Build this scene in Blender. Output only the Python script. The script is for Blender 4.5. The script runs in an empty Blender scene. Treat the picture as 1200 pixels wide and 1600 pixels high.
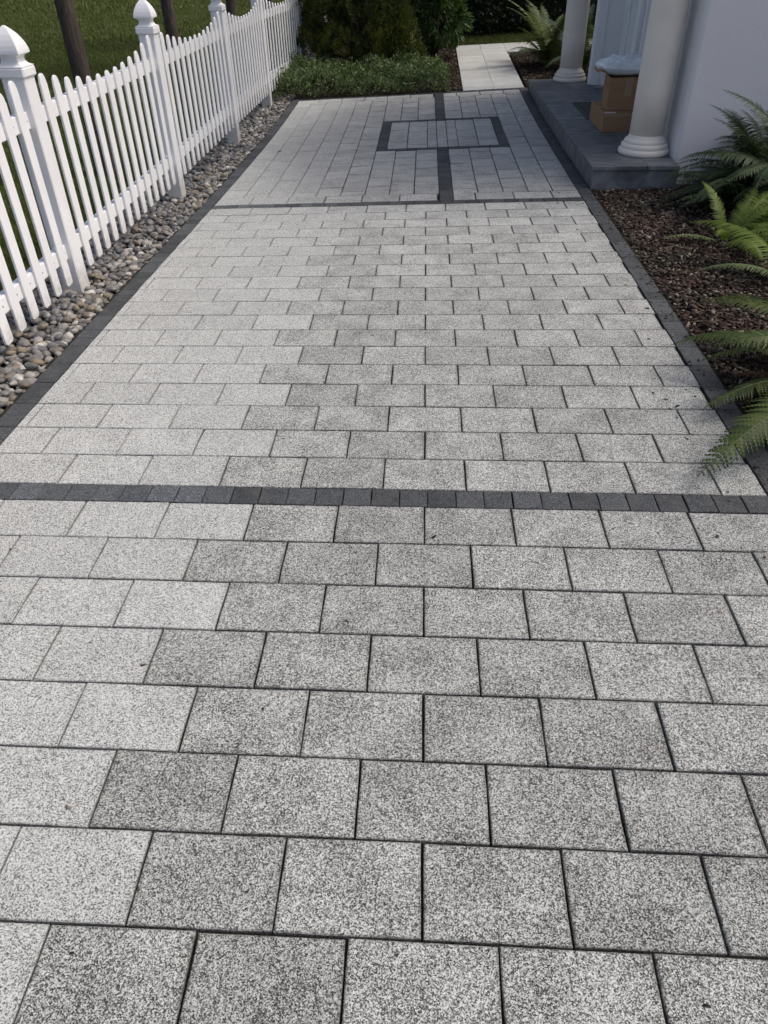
import bpy, math, random
import numpy as np
from mathutils import Vector, Matrix
rnd = random.Random(7)
S = bpy.context.scene
C = S.collection

# ------------------------------------------------------------------ camera, sky, sun, exposure
H = 1.55248                                   # camera height over the paving (paver length 0.30 m)
CAM_R = Vector((0.998719, 0.04648, -0.020021)); CAM_U = Vector((-0.012832, 0.615246, 0.788231)); CAM_F = Vector((-0.048955, 0.786964, -0.615054))
cd = bpy.data.cameras.new('camera'); cam = bpy.data.objects.new('camera', cd); C.objects.link(cam)
m = Matrix.Identity(4)
for i in range(3):
    m[i][0], m[i][1], m[i][2] = CAM_R[i], CAM_U[i], -CAM_F[i]
m[2][3] = H
cam.matrix_world = m
cd.sensor_fit = 'HORIZONTAL'; cd.sensor_width = 36.0; cd.lens = 36.0 * 1139.76 / 1200.0
cd.clip_start = 0.05; cd.clip_end = 500
S.camera = cam
S.render.engine = 'CYCLES'

SUN_EL, SUN_AZ = math.radians(54), math.radians(84)   # azimuth clockwise from +Y
W = bpy.data.worlds.new('World'); S.world = W; W.use_nodes = True
wn = W.node_tree.nodes; wl = W.node_tree.links
sky = wn.new('ShaderNodeTexSky'); sky.sky_type = 'NISHITA'; sky.sun_disc = False
sky.sun_elevation = SUN_EL; sky.sun_rotation = SUN_AZ; sky.dust_density = 5.5; sky.air_density = 0.78; sky.ozone_density = 0.5
bg = wn['Background']; bg.inputs['Strength'].default_value = 0.15
wl.new(sky.outputs[0], bg.inputs[0])
sd = bpy.data.lights.new('sun', 'SUN'); sd.energy = 0.85; sd.angle = math.radians(10); sd.color = (0.985, 0.985, 0.955)
so = bpy.data.objects.new('sun', sd); C.objects.link(so)
tosun = Vector((math.sin(SUN_AZ) * math.cos(SUN_EL), math.cos(SUN_AZ) * math.cos(SUN_EL), math.sin(SUN_EL)))
so.rotation_euler = tosun.to_track_quat('Z', 'Y').to_euler(); so.location = (6, 2, 12)
vs = S.view_settings; vs.view_transform = 'Standard'; vs.look = 'None'; vs.gamma = 1.0; vs.use_curve_mapping = False
vs.exposure = 0.28

# ------------------------------------------------------------------ ground shape
def gz(x, y):
    u = max(-2.3, min(2.3, x)) / H
    v = max(-2.0, min(y, 11.0)) / H
    q = v - 1.3
    z = (-0.008258 * u - 0.001189 * q + 0.010362 * u * q - 0.007572 * q * q - 0.00057 * u * q * q + 0.0012688 * q ** 3) * H
    if y > 11: z += 0.045 * min(y - 11.0, 5.0)
    return z
def gn(x, y):
    e = 0.05
    return Vector((-(gz(x + e, y) - gz(x - e, y)) / (2 * e), -(gz(x, y + e) - gz(x, y - e)) / (2 * e), 1)).normalized()

# ------------------------------------------------------------------ helpers
def mesh(name, v, f, smooth=False):
    me = bpy.data.meshes.new(name); me.from_pydata(v, [], f); me.update()
    if smooth: me.polygons.foreach_set('use_smooth', [True] * len(me.polygons))
    return me
def link(name, me, mat=None, parent=None, loc=None):
    o = bpy.data.objects.new(name, me); C.objects.link(o)
    if mat is not None and me is not None and not me.materials: me.materials.append(mat)
    if parent is not None: o.parent = parent
    if loc is not None: o.location = loc
    return o
def tag(o, label=None, cat=None, group=None, kind=None):
    if label: o['label'] = label
    if cat: o['category'] = cat
    if group: o['group'] = group
    if kind: o['kind'] = kind
    return o
def empty(name, loc=(0, 0, 0)):
    o = bpy.data.objects.new(name, None); C.objects.link(o); o.location = loc; o.empty_display_size = 0.2
    return o
class MB:
    def __init__(s): s.v = []; s.f = []
    def add(s, v, f):
        b = len(s.v); s.v += [tuple(p) for p in v]; s.f += [tuple(i + b for i in q) for q in f]
    def box(s, x0, x1, y0, y1, z0, z1, b=0.0):
        if b <= 0:
            s.add([(x0, y0, z0), (x1, y0, z0), (x1, y1, z0), (x0, y1, z0), (x0, y0, z1), (x1, y0, z1), (x1, y1, z1), (x0, y1, z1)],
                  [(0, 3, 2, 1), (4, 5, 6, 7), (0, 1, 5, 4), (1, 2, 6, 5), (2, 3, 7, 6), (3, 0, 4, 7)])
        else:
            # chamfered box (24 verts)
            vs = {}; L = []
            X = (x0, x1); Y = (y0, y1); Z = (z0, z1); sg = (1, -1)
            for i in (0, 1):
                for j in (0, 1):
                    for k in (0, 1):
                        for ax in range(3):
                            p = [X[i] + b * sg[i], Y[j] + b * sg[j], Z[k] + b * sg[k]]
                            p[ax] = (X, Y, Z)[ax][(i, j, k)[ax]]
                            vs[(i, j, k, ax)] = len(L); L.append(p)
            F = []
            for ax in range(3):
                o1, o2 = (ax + 1) % 3, (ax + 2) % 3
                for sI in (0, 1):
                    q = []
                    for a, c_ in ((0, 0), (1, 0), (1, 1), (0, 1)):
                        idx = [0, 0, 0]; idx[ax] = sI; idx[o1] = a; idx[o2] = c_
                        q.append(vs[(idx[0], idx[1], idx[2], ax)])
                    F.append(tuple(q if sI else q[::-1]))
            for ax in range(3):          # edges along ax
                o1, o2 = (ax + 1) % 3, (ax + 2) % 3
                for a in (0, 1):
                    for c_ in (0, 1):
                        def kk(t, fx):
                            idx = [0, 0, 0]; idx[ax] = t; idx[o1] = a; idx[o2] = c_
                            return vs[(idx[0], idx[1], idx[2], fx)]
                        q = (kk(0, o1), kk(1, o1), kk(1, o2), kk(0, o2))
                        F.append(q if (a == c_) else q[::-1])
            for i in (0, 1):
                for j in (0, 1):
                    for k in (0, 1):
                        q = (vs[(i, j, k, 0)], vs[(i, j, k, 1)], vs[(i, j, k, 2)])
                        F.append(q if (i + j + k) % 2 else q[::-1])
            s.add(L, F)
        return s
    def lathe(s, prof, n=32, cx=0, cy=0, cap=True):
        b = []
        for r_, z in prof:
            for i in range(n):
                a = 2 * math.pi * i / n; b.append((cx + r_ * math.cos(a), cy + r_ * math.sin(a), z))
        F = []
        for k in range(len(prof) - 1):
            for i in range(n):
                F.append((k * n + i, k * n + (i + 1) % n, (k + 1) * n + (i + 1) % n, (k + 1) * n + i))
        if cap:
            F.append(tuple(range(n - 1, -1, -1))); F.append(tuple((len(prof) - 1) * n + i for i in range(n)))
        s.add(b, F); return s
    def mesh(s, name, smooth=False): return mesh(name, s.v, s.f, smooth)
    def obj(s, name, mat, parent=None, smooth=False, loc=None): return link(name, s.mesh(name, smooth), mat, parent, loc)
def grid(name, xs, ys, zf, mat, parent=None):
    v = [(x, y, zf(x, y)) for y in ys for x in xs]; n = len(xs)
    f = [(j * n + i, j * n + i + 1, (j + 1) * n + i + 1, (j + 1) * n + i) for j in range(len(ys) - 1) for i in range(n - 1)]
    return link(name, mesh(name, v, f, True), mat, parent)
def lin(a, b, n): return [a + (b - a) * i / (n - 1) for i in range(n)]

# ------------------------------------------------------------------ materials
class NT:
    def __init__(s, name, rough=0.8, spec=0.3):
        s.m = bpy.data.materials.new(name); s.m.use_nodes = True
        s.n = s.m.node_tree.nodes; s.l = s.m.node_tree.links
        s.b = s.n['Principled BSDF']; s.b.inputs['Roughness'].default_value = rough
        s.b.inputs['Specular IOR Level'].default_value = spec
        s.geo = s.n.new('ShaderNodeNewGeometry'); s.oi = s.n.new('ShaderNodeObjectInfo'); s.tc = s.n.new('ShaderNodeTexCoord')
        s.pos = s.geo.outputs['Position']
    def put(s, sock, val):
        if hasattr(val, 'is_linked') or isinstance(val, bpy.types.NodeSocket): s.l.new(val, sock)
        else: sock.default_value = val
    def noise(s, scale, detail=2, rough=0.5, vec=None, dist=0.0, col=False):
        n = s.n.new('ShaderNodeTexNoise'); n.inputs['Scale'].default_value = scale; n.inputs['Detail'].default_value = detail
        n.inputs['Roughness'].default_value = rough; n.inputs['Distortion'].default_value = dist
        s.l.new(vec if vec is not None else s.pos, n.inputs['Vector'])
        return n.outputs['Color' if col else 'Fac']
    def vor(s, scale, vec=None, out='Color', feat='F1'):
        n = s.n.new('ShaderNodeTexVoronoi'); n.feature = feat; n.inputs['Scale'].default_value = scale
        s.l.new(vec if vec is not None else s.pos, n.inputs['Vector']); o = n.outputs[out]
        if out == 'Color':
            sx = s.n.new('ShaderNodeSeparateColor'); s.l.new(o, sx.inputs[0]); o = sx.outputs[0]
        return o
    def math(s, op, a, b=0.0, clamp=False):
        n = s.n.new('ShaderNodeMath'); n.operation = op; n.use_clamp = clamp
        s.put(n.inputs[0], a); s.put(n.inputs[1], b); return n.outputs[0]
    def ramp(s, fac, stops, interp='LINEAR'):
        n = s.n.new('ShaderNodeValToRGB'); n.color_ramp.interpolation = interp
        e = n.color_ramp.elements
        while len(e) < len(stops): e.new(0.5)
        for k, (p, c) in enumerate(stops):
            e[k].position = p; e[k].color = (c if len(c) == 4 else (*c, 1)) if not isinstance(c, (int, float)) else (c, c, c, 1)
        s.l.new(fac, n.inputs[0]); return n.outputs[0]
    def mix(s, fac, a, b, mode='MIX'):
        n = s.n.new('ShaderNodeMix'); n.data_type = 'RGBA'; n.blend_type = mode
        s.put(n.inputs[0], fac)
        for sk, val in ((n.inputs[6], a), (n.inputs[7], b)):
            if isinstance(val, tuple): sk.default_value = (*val, 1) if len(val) == 3 else val
            else: s.put(sk, val)
        return n.outputs[2]
    def mapping(s, scale=(1, 1, 1), src=None):
        n = s.n.new('ShaderNodeMapping'); n.inputs['Scale'].default_value = scale
        s.l.new(src if src is not None else s.pos, n.inputs['Vector']); return n.outputs[0]
    def bump(s, height, strength=0.3, dist=0.01):
        n = s.n.new('ShaderNodeBump'); n.inputs['Strength'].default_value = strength; n.inputs['Distance'].default_value = dist
        s.l.new(height, n.inputs['Height']); s.l.new(n.outputs[0], s.b.inputs['Normal'])
    def out(s, col, rough=None):
        s.put(s.b.inputs['Base Color'], (*col, 1) if isinstance(col, tuple) else col)
        if rough is not None: s.put(s.b.inputs['Roughness'], rough)
        return s.m
    def attr(s, name):
        n = s.n.new('ShaderNodeAttribute'); n.attribute_name = name; return n.outputs['Fac']

def paver_mat(name, old):
    t = NT(name, 0.85, 0.25)
    g1 = t.vor(430.0); g2 = t.noise(420, 2, 0.5); blotch = t.noise(7.0, 3, 0.6)
    g = t.math('ADD', t.math('MULTIPLY', g1, 0.72), t.math('MULTIPLY', g2, 0.35))
    if old:
        # weathered: dark film between the grains, patchy
        k = t.math('MULTIPLY', t.math('SUBTRACT', blotch, 0.5), 0.42)
        sy_ = t.n.new('ShaderNodeSeparateXYZ'); t.l.new(t.pos, sy_.inputs[0])
        way = t.math('MULTIPLY', t.math('SUBTRACT', t.ramp(t.math('MULTIPLY', sy_.outputs[1], 0.1), [(0.05, 0.17), (0.30, 0.40), (0.75, 1.0)]), 0.35), 0.22)  # less dirt farther off, plus painted brightening of the shaded far bay
        g = t.math('SUBTRACT', t.math('ADD', g, way), t.math('ADD', k, t.math('MULTIPLY', t.math('SUBTRACT', t.noise(95, 2), 0.46), 0.36)))
        col = t.ramp(g, [(0.20, (0.036, 0.037, 0.034)), (0.37, (0.128, 0.132, 0.125)), (0.56, (0.305, 0.313, 0.298)), (0.86, (0.56, 0.573, 0.55))])
        spot = t.ramp(t.noise(11, 4, 0.65), [(0.68, 0.0), (0.78, 1.0)])
        col = t.mix(t.math('MULTIPLY', spot, 0.45), col, (0.06, 0.057, 0.05))
    else:
        k = t.math('MULTIPLY', t.math('SUBTRACT', blotch, 0.5), 0.18)
        g = t.math('SUBTRACT', g, k)
        col = t.ramp(g, [(0.20, (0.050, 0.052, 0.049)), (0.35, (0.215, 0.222, 0.213)), (0.52, (0.395, 0.406, 0.392)), (0.82, (0.575, 0.589, 0.570))])
    sp_ = t.math('MULTIPLY', t.ramp(t.math('ADD', t.vor(5.0, None, 'Distance'), t.math('MULTIPLY', t.noise(140, 2), 0.03)), [(0.045, 1.0), (0.075, 0.0)]), t.math('GREATER_THAN', t.vor(5.0), 0.62))
    col = t.mix(t.math('MULTIPLY', sp_, 0.75 if old else 0.25), col, (0.045, 0.043, 0.038))
    # per-paver tone and grimy rims
    rv = t.math('ADD', t.math('MULTIPLY', t.oi.outputs['Random'], 0.20 if old else 0.10), 0.88 if old else 0.94)
    sep = t.n.new('ShaderNodeSeparateXYZ'); t.l.new(t.tc.outputs['Generated'], sep.inputs[0])
    ex = t.math('ABSOLUTE', t.math('SUBTRACT', sep.outputs[0], 0.5)); ey = t.math('ABSOLUTE', t.math('SUBTRACT', sep.outputs[1], 0.5))
    e = t.math('MAXIMUM', ex, ey)
    e = t.math('ADD', e, t.math('MULTIPLY', t.math('SUBTRACT', t.noise(60, 3), 0.5), 0.06))
    rim = t.ramp(e, [(0.465, 0.0), (0.51, 1.0)])
    col = t.mix(t.math('MULTIPLY', rim, 0.55 if old else 0.3), col, (0.05, 0.048, 0.042))
    col = t.mix(1.0, col, rv, 'MULTIPLY')
    t.bump(g, 0.25 if old else 0.15, 0.003)
    return t.out(col)
M_new = paver_mat('new_exposed_aggregate', False)
M_old = paver_mat('weathered_exposed_aggregate', True)

def dark_mat(name, base, new):
    t = NT(name, 0.75, 0.35)
    g = t.math('ADD', t.math('MULTIPLY', t.vor(330), 0.5), t.math('MULTIPLY', t.noise(160, 3, 0.6), 0.5))
    col = t.ramp(g, [(0.2, tuple(c * 0.35 for c in base)), (0.5, base), (0.72, tuple(c * 2.1 for c in base)), (0.86, tuple(c * 4.2 for c in base))])
    rv = t.math('ADD', t.math('MULTIPLY', t.oi.outputs['Random'], 0.65), 0.66)
    col = t.mix(1.0, col, rv, 'MULTIPLY')
    col = t.mix(t.ramp(t.noise(13, 4, 0.65), [(0.45, 0.0), (0.75, 0.55)]), col, (0.085, 0.086, 0.082))
    t.bump(g, 0.25, 0.003)
    return t.out(col)
M_dark = dark_mat('anthracite_block', (0.040, 0.044, 0.048), False)
M_darknew = dark_mat('new_anthracite_block', (0.055, 0.062, 0.068), True)

t = NT('joint_sand', 0.95, 0.1)
M_joint = t.out(t.ramp(t.noise(90, 4, 0.7), [(0.3, (0.010, 0.010, 0.008)), (0.55, (0.028, 0.027, 0.022)), (0.75, (0.045, 0.050, 0.026)), (0.9, (0.08, 0.075, 0.06))]))

t = NT('vinyl_white', 0.35, 0.45)
c_ = t.ramp(t.noise(3.0, 4, 0.6), [(0.3, (0.74, 0.745, 0.755)), (0.7, (0.82, 0.825, 0.83))])
c_ = t.mix(t.math('MULTIPLY', t.ramp(t.noise(14, 5, 0.7, t.mapping((1, 1, 0.25))), [(0.62, 0.0), (0.8, 1.0)]), 0.25), c_, (0.45, 0.46, 0.42))
sz_ = t.n.new('ShaderNodeSeparateXYZ'); t.l.new(t.pos, sz_.inputs[0])
spl = t.ramp(t.math('ADD', sz_.outputs[2], t.math('MULTIPLY', t.math('SUBTRACT', t.noise(22, 4, 0.7), 0.5), 0.35)), [(0.0, 0.55), (0.13, 0.0)])
c_ = t.mix(spl, c_, (0.36, 0.34, 0.29))
M_vinyl = t.out(c_)
t = NT('screw_steel', 0.5, 0.5); M_screw = t.out((0.06, 0.06, 0.065))

def stone_mat(name, fac_attr):
    t = NT(name, 0.55, 0.4)
    f = t.attr('stone') if fac_attr else t.oi.outputs['Random']
    base = t.ramp(f, [(0.0, (0.10, 0.098, 0.095)), (0.14, (0.20, 0.19, 0.175)), (0.3, (0.14, 0.12, 0.10)), (0.42, (0.27, 0.255, 0.235)), (0.56, (0.12, 0.12, 0.125)),
                      (0.68, (0.21, 0.17, 0.12)), (0.78, (0.32, 0.30, 0.27)), (0.88, (0.16, 0.155, 0.15)), (0.96, (0.46, 0.44, 0.40))], 'CONSTANT')
    n = t.noise(45, 4, 0.65)
    col = t.mix(1.0, base, t.ramp(n, [(0.3, 0.62), (0.7, 1.25)]), 'MULTIPLY')
    col = t.mix(t.math('MULTIPLY', t.ramp(t.noise(160, 2), [(0.55, 0.0), (0.7, 1.0)]), 0.3), col, (0.06, 0.055, 0.05))
    t.bump(n, 0.15, 0.004)
    return t.out(col)
M_stone = stone_mat('river_stone', False); M_stone_s = stone_mat('river_stone_mass', True)

t = NT('stucco', 0.9, 0.2)
n1 = t.noise(70, 4, 0.6); n2 = t.noise(1.6, 3, 0.5)
c_ = t.ramp(n2, [(0.3, (0.66, 0.655, 0.665)), (0.7, (0.72, 0.715, 0.72))])
t.bump(n1, 0.35, 0.006); M_stucco = t.out(c_)
t = NT('column_paint', 0.6, 0.3)
n2 = t.noise(4, 4, 0.6)
c_ = t.ramp(n2, [(0.3, (0.70, 0.65, 0.575)), (0.7, (0.77, 0.72, 0.64))])
c_ = t.mix(t.math('MULTIPLY', t.ramp(t.noise(38, 4, 0.6), [(0.70, 0.0), (0.76, 1.0)]), 0.55), c_, (0.22, 0.20, 0.17))
M_column = t.out(c_)
t = NT('door_paint', 0.4, 0.4); M_door = t.out(t.ramp(t.noise(6, 3), [(0.3, (0.80, 0.81, 0.815)), (0.7, (0.84, 0.845, 0.85))]))
t = NT('door_glass', 0.15, 0.5); M_glass = t.out(t.ramp(t.noise(5, 3), [(0.3, (0.66, 0.70, 0.73)), (0.7, (0.74, 0.765, 0.79))]))
t = NT('slate', 0.55, 0.4)
n = t.noise(6, 6, 0.62, t.mapping((1, 2.2, 1)), 0.6)
c_ = t.ramp(n, [(0.28, (0.052, 0.057, 0.063)), (0.5, (0.105, 0.114, 0.124)), (0.74, (0.20, 0.21, 0.222))])
rv = t.math('ADD', t.math('MULTIPLY', t.oi.outputs['Random'], 0.5), 0.75)
c_ = t.mix(1.0, c_, rv, 'MULTIPLY'); t.bump(n, 0.3, 0.006); M_slate = t.out(c_)
t = NT('slate_grout', 0.9, 0.2); M_grout = t.out((0.20, 0.20, 0.19))
t = NT('roof_tile', 0.8, 0.2); M_roof = t.out(t.ramp(t.noise(8, 4), [(0.3, (0.06, 0.055, 0.055)), (0.7, (0.10, 0.09, 0.09))]))
t = NT('cardboard', 0.85, 0.15)
n = t.noise(3, 3, 0.5, t.mapping((1, 1, 14)))
c_ = t.ramp(n, [(0.3, (0.27, 0.168, 0.095)), (0.7, (0.32, 0.20, 0.115))]); M_card = t.out(c_)
t = NT('packing_tape', 0.3, 0.5); M_tape = t.out((0.33, 0.23, 0.145))
t = NT('paper_label', 0.7, 0.3); M_paper = t.out((0.62, 0.62, 0.60))
t = NT('poly_mailer', 0.32, 0.5)
n = t.noise(16, 4, 0.6, None, 1.2)
t.bump(n, 0.8, 0.02); M_mailer = t.out(t.ramp(n, [(0.3, (0.76, 0.81, 0.87)), (0.7, (0.84, 0.87, 0.90))]))
t = NT('iron_grate', 0.5, 0.4); M_iron = t.out((0.010, 0.010, 0.011))

def leaf_mat(name, cols, rough=0.5, trans=0.25, scale=3.0, nw=0.55, lo=0.22, hi=0.78):
    t = NT(name, rough, 0.35)
    f = t.math('ADD', t.math('MULTIPLY', t.noise(scale, 3, 0.6), nw), t.math('MULTIPLY', t.geo.outputs['Random Per Island'], 1 - nw))
    k = len(cols); col = t.ramp(f, [(lo + (hi - lo) * i / (k - 1), c) for i, c in enumerate(cols)])
    t.out(col)
    if trans > 0:
        tr = t.n.new('ShaderNodeBsdfTranslucent'); t.l.new(t.mix(1.0, col, (1.0, 1.0, 0.55), 'MULTIPLY'), tr.inputs[0])
        mx = t.n.new('ShaderNodeMixShader'); mx.inputs[0].default_value = trans
        t.l.new(t.b.outputs[0], mx.inputs[1]); t.l.new(tr.outputs[0], mx.inputs[2])
        t.l.new(mx.outputs[0], t.n['Material Output'].inputs[0])
    return t.m
M_ferndark = leaf_mat('fern_dark', [(0.022, 0.040, 0.016), (0.036, 0.062, 0.022), (0.055, 0.085, 0.030)])
M_ferngreen = leaf_mat('fern_green', [(0.032, 0.054, 0.011), (0.054, 0.082, 0.016), (0.10, 0.128, 0.030)])
M_fernlime = leaf_mat('fern_lime', [(0.085, 0.135, 0.020), (0.13, 0.19, 0.030), (0.19, 0.255, 0.05)], 0.5, 0.35)
M_fernpale = leaf_mat('fern_pale', [(0.09, 0.13, 0.05), (0.14, 0.19, 0.08), (0.20, 0.24, 0.12)], 0.5, 0.3)
M_frondbrown = leaf_mat('frond_dead', [(0.10, 0.055, 0.025), (0.16, 0.09, 0.04), (0.2, 0.12, 0.06)], 0.8, 0.1)
M_conifer = leaf_mat('conifer_foliage', [(0.018, 0.032, 0.010), (0.038, 0.064, 0.017), (0.095, 0.125, 0.024), (0.21, 0.22, 0.04)], 0.6, 0.15, 3.8, 0.8, 0.34, 0.62)
M_shrub = leaf_mat('shrub_foliage', [(0.030, 0.065, 0.020), (0.06, 0.115, 0.032), (0.11, 0.18, 0.05)], 0.45, 0.25)
M_hedge = leaf_mat('hedge_foliage', [(0.010, 0.018, 0.008), (0.016, 0.028, 0.010), (0.026, 0.042, 0.014)], 0.5, 0.1)
M_cover = leaf_mat('ground_cover_leaf', [(0.038, 0.070, 0.022), (0.080, 0.130, 0.045), (0.14, 0.20, 0.085), (0.27, 0.31, 0.17)], 0.55, 0.25, 5.0)
M_ivy = leaf_mat('vine_leaf', [(0.07, 0.10, 0.02), (0.12, 0.15, 0.025), (0.18, 0.20, 0.04)], 0.5, 0.25)
M_crown = leaf_mat('tree_leaf', [(0.03, 0.06, 0.015), (0.05, 0.09, 0.02), (0.08, 0.12, 0.03)], 0.5, 0.2)
M_grass = leaf_mat('grass_blade', [(0.050, 0.070, 0.013), (0.080, 0.105, 0.020), (0.125, 0.145, 0.034)], 0.6, 0.2, 1.2)
t = NT('lawn_soil', 0.95, 0.1)
n = t.math('ADD', t.math('MULTIPLY', t.noise(2.0, 4, 0.6), 0.5), t.math('MULTIPLY', t.noise(55, 3, 0.7), 0.5))
t.bump(t.noise(120, 3, 0.7), 0.8, 0.02)
M_lawn = t.out(t.ramp(n, [(0.3, (0.032, 0.043, 0.009)), (0.5, (0.050, 0.065, 0.013)), (0.7, (0.075, 0.090, 0.020))]))
t = NT('soil', 0.95, 0.1); M_soil = t.out(t.ramp(t.noise(30, 4, 0.7), [(0.3, (0.014, 0.010, 0.008)), (0.7, (0.038, 0.026, 0.020))]))
t = NT('bark_chip', 0.85, 0.2)
f = t.geo.outputs['Random Per Island']
c_ = t.ramp(f, [(0.0, (0.022, 0.015, 0.012)), (0.3, (0.042, 0.026, 0.021)), (0.55, (0.066, 0.036, 0.032)), (0.75, (0.085, 0.058, 0.044)), (0.90, (0.15, 0.118, 0.092)), (0.97, (0.26, 0.225, 0.18))])
c_ = t.mix(t.ramp(t.noise(3.2, 3, 0.6), [(0.42, 0.0), (0.60, 0.8)]), c_, t.ramp(f, [(0.0, (0.016, 0.013, 0.009)), (0.5, (0.045, 0.038, 0.027)), (0.85, (0.10, 0.09, 0.065)), (0.97, (0.24, 0.22, 0.17))]))
c_ = t.mix(1.0, c_, t.ramp(t.noise(90, 3), [(0.3, 0.55), (0.7, 1.2)]), 'MULTIPLY'); M_chip = t.out(c_)
t = NT('tree_bark', 0.9, 0.15)
n = t.noise(9, 6, 0.7, t.mapping((6, 6, 0.7)), 0.8); t.bump(n, 0.9, 0.02)
M_bark = t.out(t.ramp(n, [(0.3, (0.030, 0.025, 0.021)), (0.55, (0.085, 0.070, 0.059)), (0.75, (0.15, 0.125, 0.105))]))
t = NT('garden_slab', 0.8, 0.25)
n = t.noise(5, 5, 0.6, None, 0.5)
c_ = t.ramp(n, [(0.3, (0.40, 0.41, 0.395)), (0.7, (0.49, 0.50, 0.48))])
c_ = t.mix(t.math('MULTIPLY', t.ramp(t.noise(3, 4, 0.6, t.mapping((0.5, 3, 1))), [(0.58, 0.0), (0.75, 1.0)]), 0.35), c_, (0.25, 0.26, 0.24))
c_ = t.mix(1.0, c_, t.math('ADD', t.math('MULTIPLY', t.oi.outputs['Random'], 0.14), 0.9), 'MULTIPLY'); M_slab = t.out(c_)

# ------------------------------------------------------------------ setting: ground sheets
tag(grid('ground', [-80, -40, -20, -10, -5, -3] + lin(-2.4, 2.4, 9) + [3, 5, 10, 20, 40, 80], [-30, -10, -4, -2] + lin(-1, 16, 35) + [20, 30, 60, 120],
         lambda x, y: gz(x, y) - 0.10, M_soil), kind='structure')
tag(grid('lawn', [-80, -50, -30, -18, -12, -8, -6, -5, -4, -3.2, -2.46], [-30, -10, -4, -2] + lin(-1, 17, 37) + [20, 25, 30, 60, 120],
         lambda x, y: gz(x, y) - 0.012, M_lawn), kind='structure')
def bed(name, x0, x1, y0, y1, dz=-0.03, mat=M_soil):
    return tag(grid(name, lin(x0, x1, max(2, int((x1 - x0) / 0.25) + 1)), lin(y0, y1, max(2, int((y1 - y0) / 0.25) + 1)),
                    lambda x, y: gz(x, y) + dz, mat), kind='structure')
bed_right = bed('planting_bed_right', 1.345, 9.0, -3.0, 6.5)
bed_rear = bed('planting_bed_rear', -2.44, 0.49, 11.05, 15.4)
bed_path = bed('planting_bed_by_path', 1.345, 6.0, 10.95, 13.74)
rear_lawn = bed('rear_lawn', 0.30, 7.0, 14.62, 15.6, -0.01, M_lawn)

# ------------------------------------------------------------------ paving
W_, D_, B_ = 0.30, 0.20, 0.10
V0 = 2.019; A0 = 0.16578; XL, XR = -1.672, 1.225
V1 = V0 + 0.1; V2 = V1 + 19 * D_; V3 = V2 + 0.105           # band, middle rows, band
V_END = 10.93
def base_sheet(name, y0, y1):
    return tag(grid(name, lin(XL - 0.13, XR + 0.13, 25), lin(y0, y1, max(3, int((y1 - y0) / 0.2))), lambda x, y: gz(x, y) - 0.013, M_joint), kind='structure')
drive_near = base_sheet('driveway_near', -0.6, V0 + 0.05)
drive_mid = base_sheet('driveway_middle', V0 + 0.05, V2 + 0.05)
drive_far = base_sheet('driveway_far', V2 + 0.05, 11.06)
_pc = {}
def block_mesh(nm, w, d, mat, var):
    key = (nm, round(w, 4), round(d, 4), mat.name, var)
    if key in _pc: return _pc[key]
    rr = random.Random(hash((round(w, 3), round(d, 3), var)) & 0xffff)
    j = 0.0011
    hx, hy = w / 2, d / 2; b = 0.0022; zt = 0.0; zb = -0.05
    def cor(k): return ((-1, -1), (1, -1), (1, 1), (-1, 1))[k]
    ring = []
    for k in range(4):
        (ax, ay), (bx, by) = cor(k), cor((k + 1) % 4)
        for q in (0.0, 0.3, 0.67):
            cut = 0.0022 if q == 0.0 else 0.0
            ring.append(((ax + (bx - ax) * q), (ay + (by - ay) * q), rr.uniform(-j, j) - (ax * 0), rr.uniform(-j, j)))
    n = len(ring); v = []
    for z, ins in ((zb, 0), (zt - b, 0), (zt, b)):
        for ux, uy, jx, jy in ring: v.append((ux * (hx - ins) + jx, uy * (hy - ins) + jy, z))
    f = [tuple(range(2 * n, 3 * n))]
    for a in (0, n):
        for k in range(n): f.append((a + k, a + (k + 1) % n, a + n + (k + 1) % n, a + n + k))
    me = mesh(nm, v, f); me.materials.append(mat); _pc[key] = me
    return me
def block(nm, x0, x1, y0, y1, mat, parent, gap, tilt=0.0012):
    w, d = x1 - x0 - gap, y1 - y0 - gap
    if w < 0.008 or d < 0.008: return
    cx, cy = (x0 + x1) / 2, (y0 + y1) / 2
    o = bpy.data.objects.new(nm, block_mesh(nm, w, d, mat, rnd.randrange(6))); C.objects.link(o)
    n = gn(cx, cy) + Vector((rnd.uniform(-tilt, tilt), rnd.uniform(-tilt, tilt), 0)) * 2
    o.rotation_euler = n.normalized().to_track_quat('Z', 'Y').to_euler()
    # keep the heading along the driveway
    q = n.normalized().to_track_quat('Z', 'Y'); o.rotation_mode = 'XYZ'
    yv = Vector((0, 1, 0)) - n * n.y; yv.normalize(); xv = yv.cross(n.normalized())
    R = Matrix((xv, yv, n.normalized())).transposed()
    R = R @ Matrix.Rotation(rnd.uniform(-0.0035, 0.0035), 3, 'Z')
    o.rotation_euler = R.to_euler()
    o.location = (cx + rnd.uniform(-0.0008, 0.0008), cy + rnd.uniform(-0.0008, 0.0008), gz(cx, cy) + rnd.uniform(-0.0012, 0.0012))
    o.parent = parent
def course(parent, y0, y1, par, lim):
    k0 = math.floor((XL - A0) / W_) - 1
    x = A0 + k0 * W_ + 0.5 * W_ * par
    while x < XR:
        a, b = max(x, XL), min(x + W_, XR)
        if b - a > 0.012:
            new = (a + b) / 2 < lim
            block('paver', a, b, y0, y1, M_new if new else M_old, parent, 0.0050 if new else 0.0052)
        x += W_
for r in range(1, 13):
    course(drive_near, V0 - r * D_, V0 - (r - 1) * D_, r % 2, -0.585 if r % 2 else -0.735)
for r in range(1, 20):
    course(drive_mid, V1 + (r - 1) * D_, V1 + r * D_, (r + 1) % 2, -0.735 if r % 2 else -0.585)
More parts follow.
